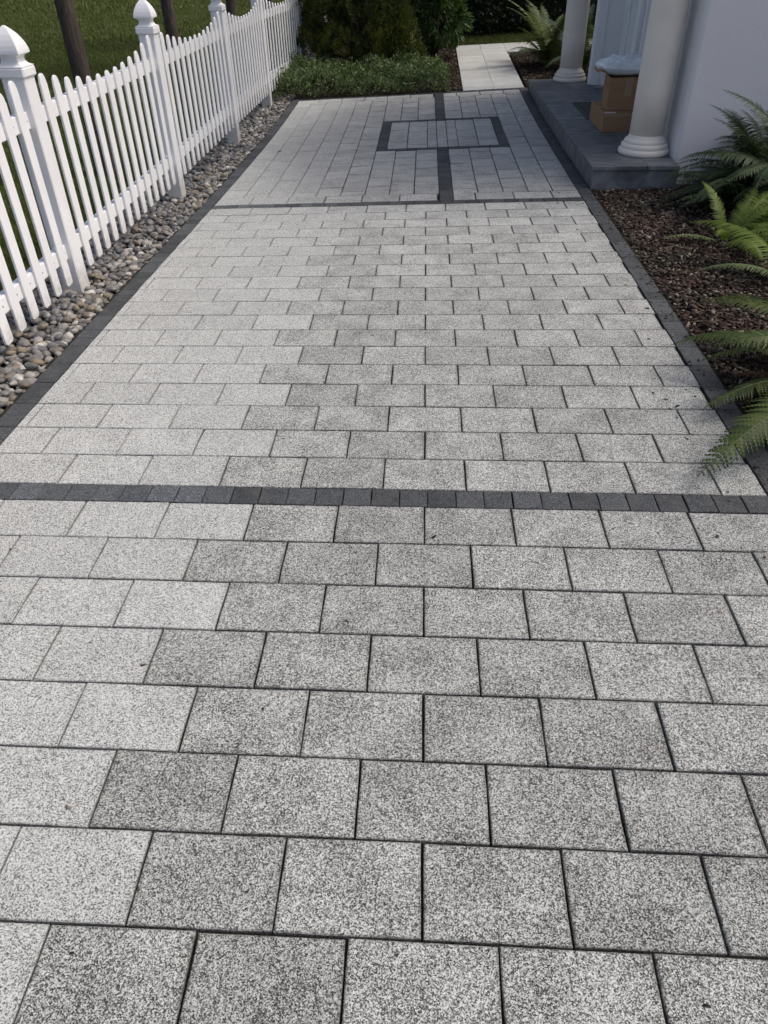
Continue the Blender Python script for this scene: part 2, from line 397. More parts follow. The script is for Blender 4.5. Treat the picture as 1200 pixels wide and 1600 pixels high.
def dark_run_x(parent, x0, x1, y0, y1, pitch=0.1, lim=-0.73, gap=0.0035):
    n = max(1, round((x1 - x0) / pitch)); w = (x1 - x0) / n
    for i in range(n):
        a = x0 + i * w
        block('edging_block', a, a + w, y0, y1, M_darknew if a < lim else M_dark, parent, gap)
def dark_run_y(parent, x0, x1, y0, y1, pitch=0.1, mat=None, gap=0.0035):
    y = y0
    while y < y1 - 0.02:
        d = pitch * (1.0 if rnd.random() < 0.6 else 2.0) if pitch < 0.15 else pitch
        b = min(y + d, y1)
        if y1 - b < 0.04: b = y1
        block('edging_block', x0, x1, y, b, mat or M_dark, parent, gap)
        y = b
dark_run_x(drive_near, XL, XR, V0, V1)
dark_run_x(drive_mid, XL, XR, V2, V3)
dark_run_x(drive_far, XL - 0.1, 0.125, V_END, V_END + 0.1); dark_run_x(drive_far, 0.235, XR + 0.1, V_END, V_END + 0.1)
for x0, x1, mt in ((XL - 0.101, XL - 0.001, M_dark), (XR + 0.001, XR + 0.101, M_dark)):
    dark_run_y(drive_near, x0, x1, -0.4, V1, 0.1, mt); dark_run_y(drive_mid, x0, x1, V1, V3, 0.1, mt); dark_run_y(drive_far, x0, x1, V3, V_END, 0.1, mt)
# far bay: header courses, columns turned lengthwise, dark cross with frame
YA, YB = V3 + 0.205, V_END - 0.205
SL, SR = 0.125, 0.235
FX0, FX1, FY0, FY1 = -0.48, 0.848, 7.90, 9.42
def header(y0, y1, ph):
    x = XL - ph
    while x < XR:
        for a, b in ((max(x, XL), min(x + 0.3, XR, SL)), (max(x, XL, SR), min(x + 0.3, XR))):
            if b - a > 0.03:
                new = b < -0.85
                block('paver', a, b, y0, y1, M_new if new else M_old, drive_far, 0.0048 if new else 0.0055)
        x += 0.3
header(V3, YA, 0.02); header(YB, V_END, 0.02)
def column_run(x0, x1, y0, y1, ph, new):
    y = y0 - ph
    while y < y1:
        a, b = max(y, y0), min(y + 0.305, y1)
        if b - a > 0.03: block('paver', x0, x1, a, b, M_new if new else M_old, drive_far, 0.0048 if new else 0.0055)
        y += 0.305
cols = [(XL, -1.48), (-1.48, -1.28), (-1.28, -1.08), (-1.08, -0.88), (-0.88, -0.68), (-0.68, -0.48), (-0.48, -0.28), (-0.28, -0.08), (-0.08, SL),
        (SR, 0.435), (0.435, 0.637), (0.637, 0.837), (0.837, 1.03), (1.03, XR)]
for i, (a, b) in enumerate(cols):
    ph = (0.0, 0.152)[i % 2] + rnd.uniform(0, 0.03)
    if a > -0.5 and b < 0.86:
        column_run(a, b, YA, FY0, ph, False); column_run(a, b, FY1, YB, ph, False)
    else:
        column_run(a, b, YA, YB, ph, b < -0.85)
dark_run_y(drive_far, SL, SR, V3, FY0, 0.1); dark_run_y(drive_far, SL, SR, FY1, V_END + 0.1, 0.1)
dark_run_x(drive_far, FX0, FX1, FY0, FY0 + 0.1, lim=-9); dark_run_x(drive_far, FX0, FX1, FY1 - 0.1, FY1, lim=-9)
dark_run_y(drive_far, FX0, FX0 + 0.103, FY0 + 0.1, FY1 - 0.1); dark_run_y(drive_far, FX1 - 0.103, FX1, FY0 + 0.1, FY1 - 0.1)
inn = [FX0 + 0.103, -0.175, 0.03, 0.13, 0.235, 0.34, 0.545, FX1 - 0.103]
for i in range(len(inn) - 1): column_run(inn[i], inn[i + 1], FY0 + 0.1, FY1 - 0.1, (0.0, 0.15)[i % 2], False)

# garden path of pale slabs behind
path = tag(grid('garden_path', lin(0.5, 1.3, 4), lin(11.04, 14.6, 12), lambda x, y: gz(x, y) - 0.012, M_joint), kind='structure')
pathx = tag(grid('garden_path_crossing', lin(1.3, 6.0, 12), lin(13.76, 14.6, 4), lambda x, y: gz(x, y) - 0.012, M_joint), kind='structure')
def slab(x0, x1, y0, y1, parent):
    block('slab', x0, x1, y0, y1, M_slab, parent, 0.0035)
ys = [11.04, 11.2, 11.8, 12.4, 13.0, 13.6, 14.15, 14.6]
for i in range(len(ys) - 1):
    slab(0.50, 0.905, ys[i], ys[i + 1], path); slab(0.905, 1.30, ys[i], ys[i + 1], path)
for x in lin(1.3, 6.0, 9)[:-1]:
    slab(x, x + 4.7 / 8, 13.76, 14.18, pathx); slab(x, x + 4.7 / 8, 14.18, 14.6, pathx)

# ------------------------------------------------------------------ river pebbles by the fence
PX0, PX1 = -2.46, XL - 0.106
strip = tag(grid('pebble_strip', lin(PX0, PX1, 6), lin(-0.6, 11.5, 40), lambda x, y: gz(x, y) - 0.055, M_soil), kind='structure')
def ico():
    t_ = (1 + 5 ** 0.5) / 2
    v = [(-1, t_, 0), (1, t_, 0), (-1, -t_, 0), (1, -t_, 0), (0, -1, t_), (0, 1, t_), (0, -1, -t_), (0, 1, -t_), (t_, 0, -1), (t_, 0, 1), (-t_, 0, -1), (-t_, 0, 1)]
    f = [(0, 11, 5), (0, 5, 1), (0, 1, 7), (0, 7, 10), (0, 10, 11), (1, 5, 9), (5, 11, 4), (11, 10, 2), (10, 7, 6), (7, 1, 8), (3, 9, 4), (3, 4, 2), (3, 2, 6), (3, 6, 8), (3, 8, 9), (4, 9, 5), (2, 4, 11), (6, 2, 10), (8, 6, 7), (9, 8, 1)]
    v = [Vector(p).normalized() for p in v]; mid = {}; F = []
    def mp(a, b):
        k = (min(a, b), max(a, b))
        if k not in mid: mid[k] = len(v); v.append(((v[a] + v[b]) / 2).normalized())
        return mid[k]
    for a, b, c in f:
        x, y, z = mp(a, b), mp(b, c), mp(c, a); F += [(a, x, z), (b, y, x), (c, z, y), (x, y, z)]
    return np.array([tuple(p) for p in v]), F
IV, IF = ico(); IFa = np.array(IF)
npr = np.random.RandomState(3)
STV = []; STM = []
for k in range(14):
    ph = npr.uniform(0, 6.28, 6); fr = npr.uniform(0.8, 2.0, (6, 3))
    dsp = 1 + sum(0.055 * np.sin(IV @ fr[i] * 1.6 + ph[i]) for i in range(6))
    V = IV * dsp[:, None] * np.array([1.0, npr.uniform(0.62, 0.9), npr.uniform(0.42, 0.65)])
    STV.append(V); me = mesh('pebble', [tuple(p) for p in V], IF, True); me.materials.append(M_stone); STM.append(me)
stones = []
y = -0.5
while y < 11.45:
    x = PX0 + 0.02
    while x < PX1 - 0.012:
        s = npr.choice([0.019, 0.024, 0.029, 0.036, 0.044], p=[.24, .30, .24, .15, .07]) * npr.uniform(0.9, 1.1)
        px, py = min(x + npr.uniform(-.012, .012), PX1 - s * 0.75), y + npr.uniform(-.014, .014)
        stones.append((px, py, gz(px, py) - 0.026 + npr.uniform(-0.008, 0.012), s))
        x += s * 1.55
    y += 0.042
for _ in range(1500):                                          # a loose upper layer
    px, py = npr.uniform(PX0 + .03, PX1 - .03), npr.uniform(-.5, 11.4)
    stones.append((px, py, gz(px, py) - 0.006 + npr.uniform(-0.004, 0.008), npr.uniform(.018, .036)))
def eul(): return (npr.uniform(-.35, .35), npr.uniform(-.35, .35), npr.uniform(0, 6.28))
vis = [i for i, s in enumerate(stones) if s[1] > 2.35 and s[0] > -2.12]
vis.sort(key=lambda i: (stones[i][1]) / (stones[i][3] / 0.028) - (2.0 if stones[i][2] - gz(stones[i][0], stones[i][1]) > -0.02 else 0))
near = set(vis[:300]); VV = []; FF = []; AA = []; off = 0
for i, (px, py, pz, s) in enumerate(stones):
    k = npr.randint(14); e = eul()
    if i in near:
        o = bpy.data.objects.new('pebble', STM[k]); C.objects.link(o); o.parent = strip
        o.location = (px, py, pz); o.rotation_euler = e; o.scale = (s, s, s)
    else:
        R = np.array(Matrix.Rotation(e[2], 3, 'Z') @ Matrix.Rotation(e[1], 3, 'Y') @ Matrix.Rotation(e[0], 3, 'X'))
        VV.append((STV[k] * s) @ R.T + np.array([px, py, pz])); FF.append(IFa + off); off += len(IV); AA.append(np.full(len(IF), npr.uniform()))
VV = np.concatenate(VV); FF = np.concatenate(FF); AA = np.concatenate(AA)
def fastmesh(name, V, F, smooth=False):
    me = bpy.data.meshes.new(name); k = F.shape[1]
    me.vertices.add(len(V)); me.vertices.foreach_set('co', np.asarray(V, np.float32).ravel())
    me.loops.add(F.size); me.loops.foreach_set('vertex_index', F.astype(np.int32).ravel())
    me.polygons.add(len(F)); me.polygons.foreach_set('loop_start', np.arange(0, F.size, k, dtype=np.int32)); me.polygons.foreach_set('loop_total', np.full(len(F), k, np.int32))
    if smooth: me.polygons.foreach_set('use_smooth', np.ones(len(F), bool))
    me.update(); me.validate(); return me
me = fastmesh('pebbles', VV, FF, True)
at = me.attributes.new('stone', 'FLOAT', 'FACE'); at.data.foreach_set('value', AA.astype(np.float32))
tag(link('pebbles', me, M_stone_s, strip), kind='stuff')

# ------------------------------------------------------------------ picket fence
fence = tag(empty('picket_fence', (-2.06, 4.16, gz(-2.06, 4.16))), 'white vinyl picket fence with scalloped top along the pebble strip', 'fence')
FO = fence.location.copy()
def fx(y): return 0.062 * max(0.0, y - 10.72)
def fpart(name, me, mat, loc=(0, 0, 0), parent=None):
    o = link(name, me, mat, parent if parent is not None else fence)
    if parent is None: o.location = Vector(loc) - FO
    else: o.location = loc
    return o
POSTS = [-0.2, 1.98, 4.16, 6.36, 8.63, 10.72, 12.92, 15.12, 17.3]
mb = MB(); mb.box(-0.06, 0.06, -0.06, 0.06, -0.30, 1.075, 0.006); post_me = mb.mesh('post')
mb = MB(); mb.box(-0.072, 0.072, -0.072, 0.072, 1.055, 1.103, 0.008)
def sq(r_, z): return [(-r_, -r_, z), (r_, -r_, z), (r_, r_, z), (-r_, r_, z)]
prof = [(0.070, 1.103), (0.052, 1.112), (0.044, 1.122), (0.041, 1.135), (0.046, 1.148), (0.066, 1.156), (0.067, 1.160), (0.066, 1.172), (0.061, 1.192), (0.052, 1.214), (0.038, 1.238), (0.021, 1.258), (0.004, 1.274)]
V = []; F = []
for r_, z in prof: V += sq(r_, z)
for k in range(len(prof) - 1):
    for i in range(4): F.append((k * 4 + i, k * 4 + (i + 1) % 4, k * 4 + 4 + (i + 1) % 4, k * 4 + 4 + i))
F.append((len(prof) * 4 - 4, len(prof) * 4 - 3, len(prof) * 4 - 2, len(prof) * 4 - 1)); mb.add(V, F)
fin_me = mb.mesh('finial')
for y in POSTS:
    zz = max(0.0, gz(-2, y) - 0.02) if y > 12 else 0.0
    o = fpart('post', post_me, M_vinyl, (-2.06 + fx(y), y, zz)); o.rotation_euler = (rnd.uniform(-.006, .006), rnd.uniform(-.004, .004), 0)
    fpart('finial', fin_me, M_vinyl, (0, 0, 0), o)
def picket_mesh(z0, z1):
    w, tk = 0.038, 0.0065; pts = [(-w + .012, z0), (w - .012, z0), (w, z0 + .012), (w, z1 - .05)]
    for i in range(9):
        a = math.pi * i / 8; pts.append((0.031 * math.cos(a) if i not in (0, 8) else (0.033 if i == 0 else -0.033), z1 - 0.034 + 0.034 * math.sin(a)))
    pts += [(-w, z1 - .05), (-w, z0 + .012)]
    n = len(pts); V = []
    for xx, ins in ((-tk, 0.0015), (-tk + .002, 0), (tk - .002, 0), (tk, 0.0015)):
        cz = (z0 + z1) / 2
        for a, z in pts: V.append((xx, a * (1 - ins / w), z - math.copysign(ins, z - cz)))
    F = [tuple(range(n)), tuple(3 * n + i for i in range(n - 1, -1, -1))]
    for k in range(3):
        for i in range(n): F.append((k * n + i, (k + 1) * n + i, (k + 1) * n + (i + 1) % n, k * n + (i + 1) % n))
    return mesh('picket', V, F)
pk = {}
for a, b in zip(POSTS[:-1], POSTS[1:]):
    zb = 0.04 + (max(0.0, gz(-2, (a + b) / 2) - 0.02) if a > 12 else 0)
    span = b - a; n = 12; p0 = a + 0.11; pitch = (span - 0.22) / n
    pitch = (span - 0.30) / (n)
    for i in range(n + 1):
        y = a + 0.19 + i * (span - 0.34) / n
        tt = (y - (a + b) / 2) / (span / 2)
        z1 = 0.950 + 0.145 * abs(tt) ** 1.9 + (zb - 0.04)
        key = (round(zb, 2), round(z1, 2))
        if key not in pk: pk[key] = picket_mesh(round(zb, 3), round(z1, 3))
        o = fpart('picket', pk[key], M_vinyl, (-2.022 + fx(y), y, rnd.uniform(-.002, .002)))
        o.rotation_euler = (rnd.uniform(-.004, .004), 0, 0)
    for z0 in (0.16, 0.83):
        dz = zb - 0.04
        mb = MB(); mb.box(-2.075, -2.0295, a + 0.058, b - 0.058, z0 + dz, z0 + 0.08 + dz, 0.004)
        mb.v = [(x_ + fx(y_), y_, z_) for x_, y_, z_ in mb.v]; ro = fpart('rail', mb.mesh('rail'), M_vinyl); ro.location = -FO
        mb = MB()
        for i in range(n + 1):
            y = a + 0.19 + i * (span - 0.34) / n + 0.062
            if y < b - 0.07: mb.lathe([(0.0032, 0.0), (0.0032, 0.003)], 6)
            if y < b - 0.07:
                k = 12; L = mb.v[-k:]; mb.v[-k:] = [(-2.0298 + z, y + xx, z0 + dz + 0.04 + yy) for xx, yy, z in L]
        mb.v = [(x_ + fx(y_), y_, z_) for x_, y_, z_ in mb.v]; so_ = fpart('screws', mb.mesh('screws'), M_screw, (0, 0, 0), ro); tag(so_, kind='stuff')

# ------------------------------------------------------------------ house with portico
house = tag(empty('house', (2.0, 6.45, gz(2.0, 6.45))), 'white rendered house with two round porch columns beside the driveway', 'house')
HO = house.location.copy()
def hp(name, mb, mat, parent=None, smooth=False):
    o = mb.obj(name, mat, parent if parent is not None else house, smooth)
    o.location = -HO if parent is None else (0, 0, 0)
    return o
def prism(pts, z0, z1):
    n = len(pts); V = [(x, y, z0) for x, y in pts] + [(x, y, z1) for x, y in pts]
    F = [tuple(range(n - 1, -1, -1)), tuple(range(n, 2 * n))] + [(i, (i + 1) % n, n + (i + 1) % n, n + i) for i in range(n)]
    mb = MB(); mb.add(V, F); return mb
arc = [(2.0 + 0.035 - 0.035 * math.cos(a), 6.45 + 0.035 - 0.035 * math.sin(a)) for a in lin(0, math.pi / 2, 6)]
plan = arc + [(8.5, 6.45), (8.5, 11.0), (2.75, 11.0), (2.75, 10.47), (2.002, 10.47), (2.002, 10.335), (2.33, 10.335), (2.33, 6.95), (2.0, 6.95)]
hp('wall', prism(plan, -0.2, 3.2), M_stucco)
mb = MB(); mb.box(1.992, 2.10, 10.30, 10.462, 0.135, 2.7, 0.004); hp('door_pilaster', mb, M_door)
mb = MB(); mb.box(1.992, 2.10, 6.78, 6.96, 0.135, 2.7, 0.004); hp('door_pilaster', mb, M_door)
mb = MB(); mb.box(2.10, 2.34, 10.318, 10.34, 0.135, 2.7, 0.0); hp('door_reveal', mb, M_door)
mb = MB(); mb.box(1.99, 2.34, 6.79, 10.46, 2.70, 3.19); hp('lintel', mb, M_stucco)
def door_leaf(name, y0, y1, panels):
    mb = MB(); mb.box(2.285, 2.328, y0, y1, 0.14, 2.55)
    o = hp(name, mb, M_door)
    for a, b, z0, z1 in panels:
        q = MB(); q.box(2.272, 2.284, a, b, z0, z1, 0.006); hp('panel', q, M_glass, o)
    return o
door_leaf('sidelight', 9.52, 10.315, [(9.60, 9.93, 0.30, 2.35), (9.98, 10.25, 0.30, 2.35)])
door_leaf('sidelight', 6.96, 7.72, [(7.04, 7.30, 0.30, 2.35), (7.36, 7.64, 0.30, 2.35)])
for y in (9.36, 7.74):
    mb = MB(); mb.box(2.235, 2.33, y, y + 0.14, 0.137, 2.68, 0.006); hp('mullion', mb, M_door)
d = door_leaf('door', 7.90, 9.34, [(8.02, 8.55, 0.35, 1.1), (8.68, 9.22, 0.35, 1.1), (8.02, 8.55, 1.25, 2.35), (8.68, 9.22, 1.25, 2.35)])
mb = MB(); mb.box(2.215, 2.284, 8.02, 8.06, 1.02, 1.18, 0.006); hp('handle', mb, M_iron, d)
colp = [(0.136, 0.25), (0.1365, 0.6), (0.134, 1.3), (0.129, 2.0), (0.122, 2.62)]
basep = [(0.196, 0.136), (0.203, 0.142), (0.206, 0.156), (0.203, 0.172), (0.194, 0.180), (0.184, 0.183), (0.186, 0.186), (0.189, 0.198), (0.186, 0.212), (0.174, 0.219), (0.164, 0.221), (0.167, 0.226), (0.168, 0.234), (0.163, 0.244), (0.150, 0.250), (0.140, 0.262), (0.1365, 0.28)]
for cy in (6.70, 10.69):
    mb = MB(); mb.lathe(colp, 56, 1.812, cy); o = hp('column', mb, M_column, None, True)
    mb = MB(); mb.lathe(basep, 56, 1.812, cy); hp('column_base', mb, M_column, o, True)
    mb = MB(); mb.lathe([(0.13, 2.6), (0.15, 2.62), (0.16, 2.65), (0.16, 2.70)], 40, 1.812, cy); hp('column_capital', mb, M_column, o, True)
mb = MB(); mb.box(1.60, 2.02, 6.48, 6.92, 2.70, 3.02); mb.box(1.60, 2.02, 10.47, 10.91, 2.70, 3.02); mb.box(1.60, 2.02, 6.92, 10.47, 2.72, 3.018); hp('entablature', mb, M_stucco)
mb = MB(); x0, x1, ya, yb, yc, ze, zr = 1.28, 5.0, 6.35, 11.05, 8.70, 3.03, 4.35
mb.add([(x0, ya, ze), (x0, yb, ze), (x0, yc, zr), (x1, ya, ze), (x1, yb, ze), (x1, yc, zr)], [(0, 2, 1), (3, 4, 5), (0, 3, 5, 2), (2, 5, 4, 1), (0, 1, 4, 3)])
hp('portico_roof', mb, M_roof)
mb = MB(); ex0, ex1, ey0, ey1 = 1.75, 8.9, 6.2, 11.2
mb.add([(ex0, ey0, 3.205), (ex1, ey0, 3.205), (ex1, ey1, 3.205), (ex0, ey1, 3.205), (4.3, 8.7, 4.9), (6.3, 8.7, 4.9)],
       [(0, 3, 2, 1), (0, 1, 5, 4), (1, 2, 5), (2, 3, 4, 5), (3, 0, 4)])
hp('roof', mb, M_roof)

# porch step: slate slabs on a slate-faced plinth
step = tag(empty('porch_step', (1.8, 8.5, gz(1.34, 8.5))), 'low dark slate porch step under the white columns', 'step')
SO = step.location.copy()
def sp(name, mb, mat, parent=None):
    o = mb.obj(name, mat, parent if parent is not None else step)
    if parent is None: o.location = -SO
    return o
mb = MB(); mb.box(1.335, 1.996, 6.262, 10.84, -0.14, 0.104); sp('plinth', mb, M_slate)
mb = MB(); mb.box(1.996, 2.322, 6.97, 10.33, 0.0, 0.104); sp('threshold', mb, M_slate)
mb = MB(); mb.box(1.34, 1.99, 6.27, 10.83, 0.1042, 0.1342); sp('bedding', mb, M_grout)
tv = [6.24, 7.53, 8.14, 9.11, 9.98, 10.86]
for i in range(5):
    for a, b in ((1.315, 1.739), (1.751, 1.994), (2.000, 2.325)):
        if a > 1.99 and i == 4: continue
        mb = MB(); mb.box(a, b, max(tv[i] + 0.004, 6.97) if a > 1.99 else tv[i] + 0.006, min(tv[i + 1] - 0.006, 10.30) if a > 1.99 else tv[i + 1] - 0.006, 0.1045, 0.136 + rnd.uniform(-.0006, .0006), 0.003)
        sp('slab', mb, M_slate)

# things on the step
grate = tag(empty('door_grate', (1.8, 8.62, 0.1365)), 'black slotted floor grate in the slate in front of the door', 'grate')
def at_(name, root, mb, mat, parent=None):
    o = mb.obj(name, mat, parent if parent is not None else root)
    if parent is None: o.location = -root.location
    return o
mb = MB(); mb.box(1.60, 2.02, 8.16, 9.09, 0.1362, 0.1375); at_('recess', grate, mb, M_iron)
mb = MB()
mb.box(1.60, 1.612, 8.16, 9.09, 0.1376, 0.142); mb.box(2.008, 2.02, 8.16, 9.09, 0.1376, 0.142); mb.box(1.613, 2.007, 8.16, 8.172, 0.1376, 0.142); mb.box(1.613, 2.007, 9.078, 9.09, 0.1376, 0.142)
at_('frame', grate, mb, M_iron)
for i in range(7):
    mb = MB(); x = 1.655 + i * 0.05; mb.box(x, x + 0.014, 8.173, 9.077, 0.1377, 0.1415); at_('bar', grate, mb, M_iron)

def carton(name, label, cx, cy, z, w, d, hh, rz, tape=True):
    root = tag(empty(name, (cx, cy, z)), label, 'box'); root.rotation_euler = (0, 0, rz)
    mb = MB(); mb.box(-w / 2, w / 2, -d / 2, d / 2, 0.0, hh, 0.003); mb.obj('carton_body', M_card, root)
    return root
b1 = carton('cardboard_box', 'wide low cardboard box at the bottom of the parcel pile on the slate step', 1.815, 7.835, 0.1372, 0.39, 0.64, 0.157, 0.0)
mb = MB(); mb.box(-0.19, 0.19, -0.025, 0.025, 0.1573, 0.1579); mb.obj('tape', M_tape, b1)
mb = MB(); mb.box(-0.185, -0.085, -0.312, -0.262, 0.1573, 0.1582); mb.obj('shipping_label', M_paper, b1)
mb = MB(); mb.box(-0.19, 0.19, -0.3212, -0.3206, 0.128, 0.156); mb.obj('tape', M_tape, b1)
b2 = carton('cardboard_box', 'taller cardboard box with raised flap stacked under the white mailer bag', 1.842, 7.80, 0.2956, 0.345, 0.36, 0.258, math.radians(-4))
mb = MB()                                                       # flap bent outwards, sagging
prof = [(-0.172, 0.258), (-0.215, 0.292), (-0.262, 0.312), (-0.290, 0.300)]
V = []; F = []
for x, z in prof:
    for yy in (-0.165, 0.150): V.append((x, yy + rnd.uniform(-.004, .004), z))
for x, z in prof:
    for yy in (-0.165, 0.150): V.append((x + 0.004, yy, z + 0.007))
for k in range(3):
    a = 2 * k; F += [(a, a + 1, a + 3, a + 2), (8 + a, 8 + a + 2, 8 + a + 3, 8 + a + 1), (a, a + 2, 8 + a + 2, 8 + a), (a + 1, 8 + a + 1, 8 + a + 3, a + 3)]
F += [(0, 8, 9, 1), (6, 7, 15, 14)]
mb.add(V, F); mb.obj('flap', M_card, b2)
mb = MB(); mb.box(-0.171, 0.171, -0.179, 0.179, 0.2583, 0.2605); mb.obj('top_panel', M_card, b2)
mb = MB(); mb.box(-0.03, 0.03, -0.1812, -0.1806, 0.12, 0.255); mb.obj('tape', M_tape, b2)
# padded mailer bag
mail = tag(empty('mailer_bag', (1.815, 7.80, 0.556)), 'crumpled white plastic mailer bag lying on the cardboard boxes', 'parcel'); mail.rotation_euler = (0, 0, math.radians(8))
nx, ny = 44, 34; V = []; F = []
for sgn in (1, -1):
    for j in range(ny + 1):
        for i in range(nx + 1):
            a, b = i / nx * 2 - 1, j / ny * 2 - 1
            e = max(0.0, (1 - abs(a) ** 3.0) * (1 - abs(b) ** 3.0)) ** 0.55
            wob = sum(am * abs(math.sin(a * ka + b * kb + ph)) for am, ka, kb, ph in ((.020, 2.1, 3.3, .4), (.018, 4.2, -2.6, 1.1), (.014, 1.2, 6.4, 2.0), (.012, 7.5, 1.8, .3), (.009, 6.1, -7.7, 1.7), (.006, 12.3, 5.1, .9))) - 0.035
            z = 0.062 + (0.068 * e + wob * e if sgn > 0 else -0.060 * e) + 0.022 * a * a * (1 if a < 0 else 0.4) * (1 - e)
            V.append((a * (0.245 + 0.012 * math.sin(b * 5)), b * (0.165 + 0.010 * math.sin(a * 6)), max(z, 0.006)))
N1 = (nx + 1) * (ny + 1)
for j in range(ny):
    for i in range(nx):
        k = j * (nx + 1) + i
        F.append((k, k + 1, k + nx + 2, k + nx + 1)); F.append((N1 + k, N1 + k + nx + 1, N1 + k + nx + 2, N1 + k + 1))
bo = mesh('bag_body', V, F, True); link('bag_body', bo, M_mailer, mail)
mb = MB(); V = []
for i in range(7):
    a = i / 6; V += [(-0.10 + 0.09 * a, -0.06 + 0.03 * math.sin(a * 3), 0.128 + 0.022 * math.sin(a * math.pi)), (-0.09 + 0.09 * a, 0.045, 0.128 + 0.030 * math.sin(a * math.pi))]
mb.add(V, [(2 * i, 2 * i + 2, 2 * i + 3, 2 * i + 1) for i in range(6)]); mb.obj('bag_fold', M_mailer, mail, True)

# ------------------------------------------------------------------ foliage helpers
def leaves(P, Dv, L, Wd, seed=0, fold=0.25, seg=1):
    """leaf blades as 2 quads-in-one (diamond of 2 triangles folded along the midrib)"""
    rs = np.random.RandomState(seed); P = np.asarray(P, float); Dv = np.asarray(Dv, float); n = len(P)
    Dv = Dv / np.linalg.norm(Dv, axis=1)[:, None]
    A = rs.normal(size=(n, 3)); S_ = np.cross(Dv, A); S_ /= np.linalg.norm(S_, axis=1)[:, None]; Nn = np.cross(S_, Dv)
    L = np.broadcast_to(L, (n,))[:, None]; Wd = np.broadcast_to(Wd, (n,))[:, None]
    a = P; t_ = P + Dv * L; l = P + Dv * L * 0.45 + S_ * Wd * 0.5 + Nn * Wd * fold; r_ = P + Dv * L * 0.45 - S_ * Wd * 0.5 + Nn * Wd * fold
    V = np.stack([a, l, t_, r_], 1).reshape(-1, 3)
    b = np.arange(n)[:, None] * 4
    F = np.concatenate([b + np.array([0, 2, 1]), b + np.array([0, 3, 2])], 0)
    return V, F
def join(parts):
    VV = []; FF = []; o = 0
    for V, F in parts: VV.append(V); FF.append(F + o); o += len(V)
    return np.concatenate(VV), np.concatenate(FF)
def tube(pts, rad, n=6):
    pts = [Vector(p) for p in pts]; V = []; F = []
    for i, p in enumerate(pts):
        d = (pts[min(i + 1, len(pts) - 1)] - pts[max(i - 1, 0)]).normalized()
        a = d.cross(Vector((0.31, 0.94, 0.1))).normalized(); b = d.cross(a)
        for k in range(n):
            t_ = 2 * math.pi * k / n; V.append(tuple(p + (a * math.cos(t_) + b * math.sin(t_)) * rad[i]))
    for i in range(len(pts) - 1):
        for k in range(n): F.append((i * n + k, i * n + (k + 1) % n, (i + 1) * n + (k + 1) % n, (i + 1) * n + k))
    return V, F

# ------------------------------------------------------------------ bark mulch
def mulch(name, label_unused, regions, parent, n, seed, zo=None, ks=1.0):
    rs = np.random.RandomState(seed); VV = []; FF = []; o = 0
    cube = np.array([(-1, -1, -1), (1, -1, -1), (1, 1, -1), (-1, 1, -1), (-1, -1, 1), (1, -1, 1), (1, 1, 1), (-1, 1, 1)], float) * 0.5
    cf = np.array([(4, 5, 6, 7), (0, 1, 5, 4), (1, 2, 6, 5), (2, 3, 7, 6), (3, 0, 4, 7)])
    tot = sum((r[1] - r[0]) * (r[3] - r[2]) * r[4] for r in regions)
    for x0, x1, y0, y1, dens in regions:
        for _ in range(int(n * (x1 - x0) * (y1 - y0) * dens / tot)):
            px, py = rs.uniform(x0, x1), rs.uniform(y0, y1)
            L = rs.gamma(3, 0.0055) + 0.007; w = L * rs.uniform(0.2, 0.6); th = rs.uniform(0.002, 0.006)
            c = cube.copy(); c[:, 0] *= 1 - 0.35 * rs.uniform() * (c[:, 1] > 0); c = c * np.array([L, w, th])
            R = np.array(Matrix.Rotation(rs.uniform(0, 6.28), 3, 'Z') @ Matrix.Rotation(rs.normal(0, .28), 3, 'Y') @ Matrix.Rotation(rs.normal(0, .3), 3, 'X'))
            if zo is not None: R = np.array(Matrix.Rotation(rs.uniform(0, 6.28), 3, 'Z') @ Matrix.Rotation(rs.normal(0, .08), 3, 'Y')); c = c * ks
            VV.append(c @ R.T + np.array([px, py, gz(px, py) + (zo if zo is not None else -0.022 + rs.uniform(0, 0.022))])); FF.append(cf + o); o += 8
    me = fastmesh(name, np.concatenate(VV), np.concatenate(FF))
    return tag(link(name, me, M_chip, parent), kind='stuff')
mulch('bark_mulch', '', [(1.345, 2.3, 1.6, 6.25, 1.0), (2.3, 3.6, 2.6, 6.42, 0.7), (1.345, 2.6, 0.4, 1.6, 0.5)], bed_right, 42000, 5)
mulch('bark_mulch', '', [(1.35, 2.7, 10.97, 13.72, 1.0)], bed_path, 7000, 6)
mulch('bark_mulch', '', [(-0.1, 0.485, 11.06, 14.5, 1.0), (-2.2, -0.1, 11.06, 12.6, 0.12)], bed_rear, 6500, 8)

mulch('bark_crumbs', '', [(1.235, 1.345, 1.2, 6.2, 1.0), (1.0, 1.235, 1.5, 6.2, 0.10)], drive_mid, 230, 9, 0.0035, 0.55)
mulch('bark_crumbs', '', [(-1.66, 1.2, 0.5, 2.0, 1.0)], drive_near, 22, 10, 0.003, 0.4)
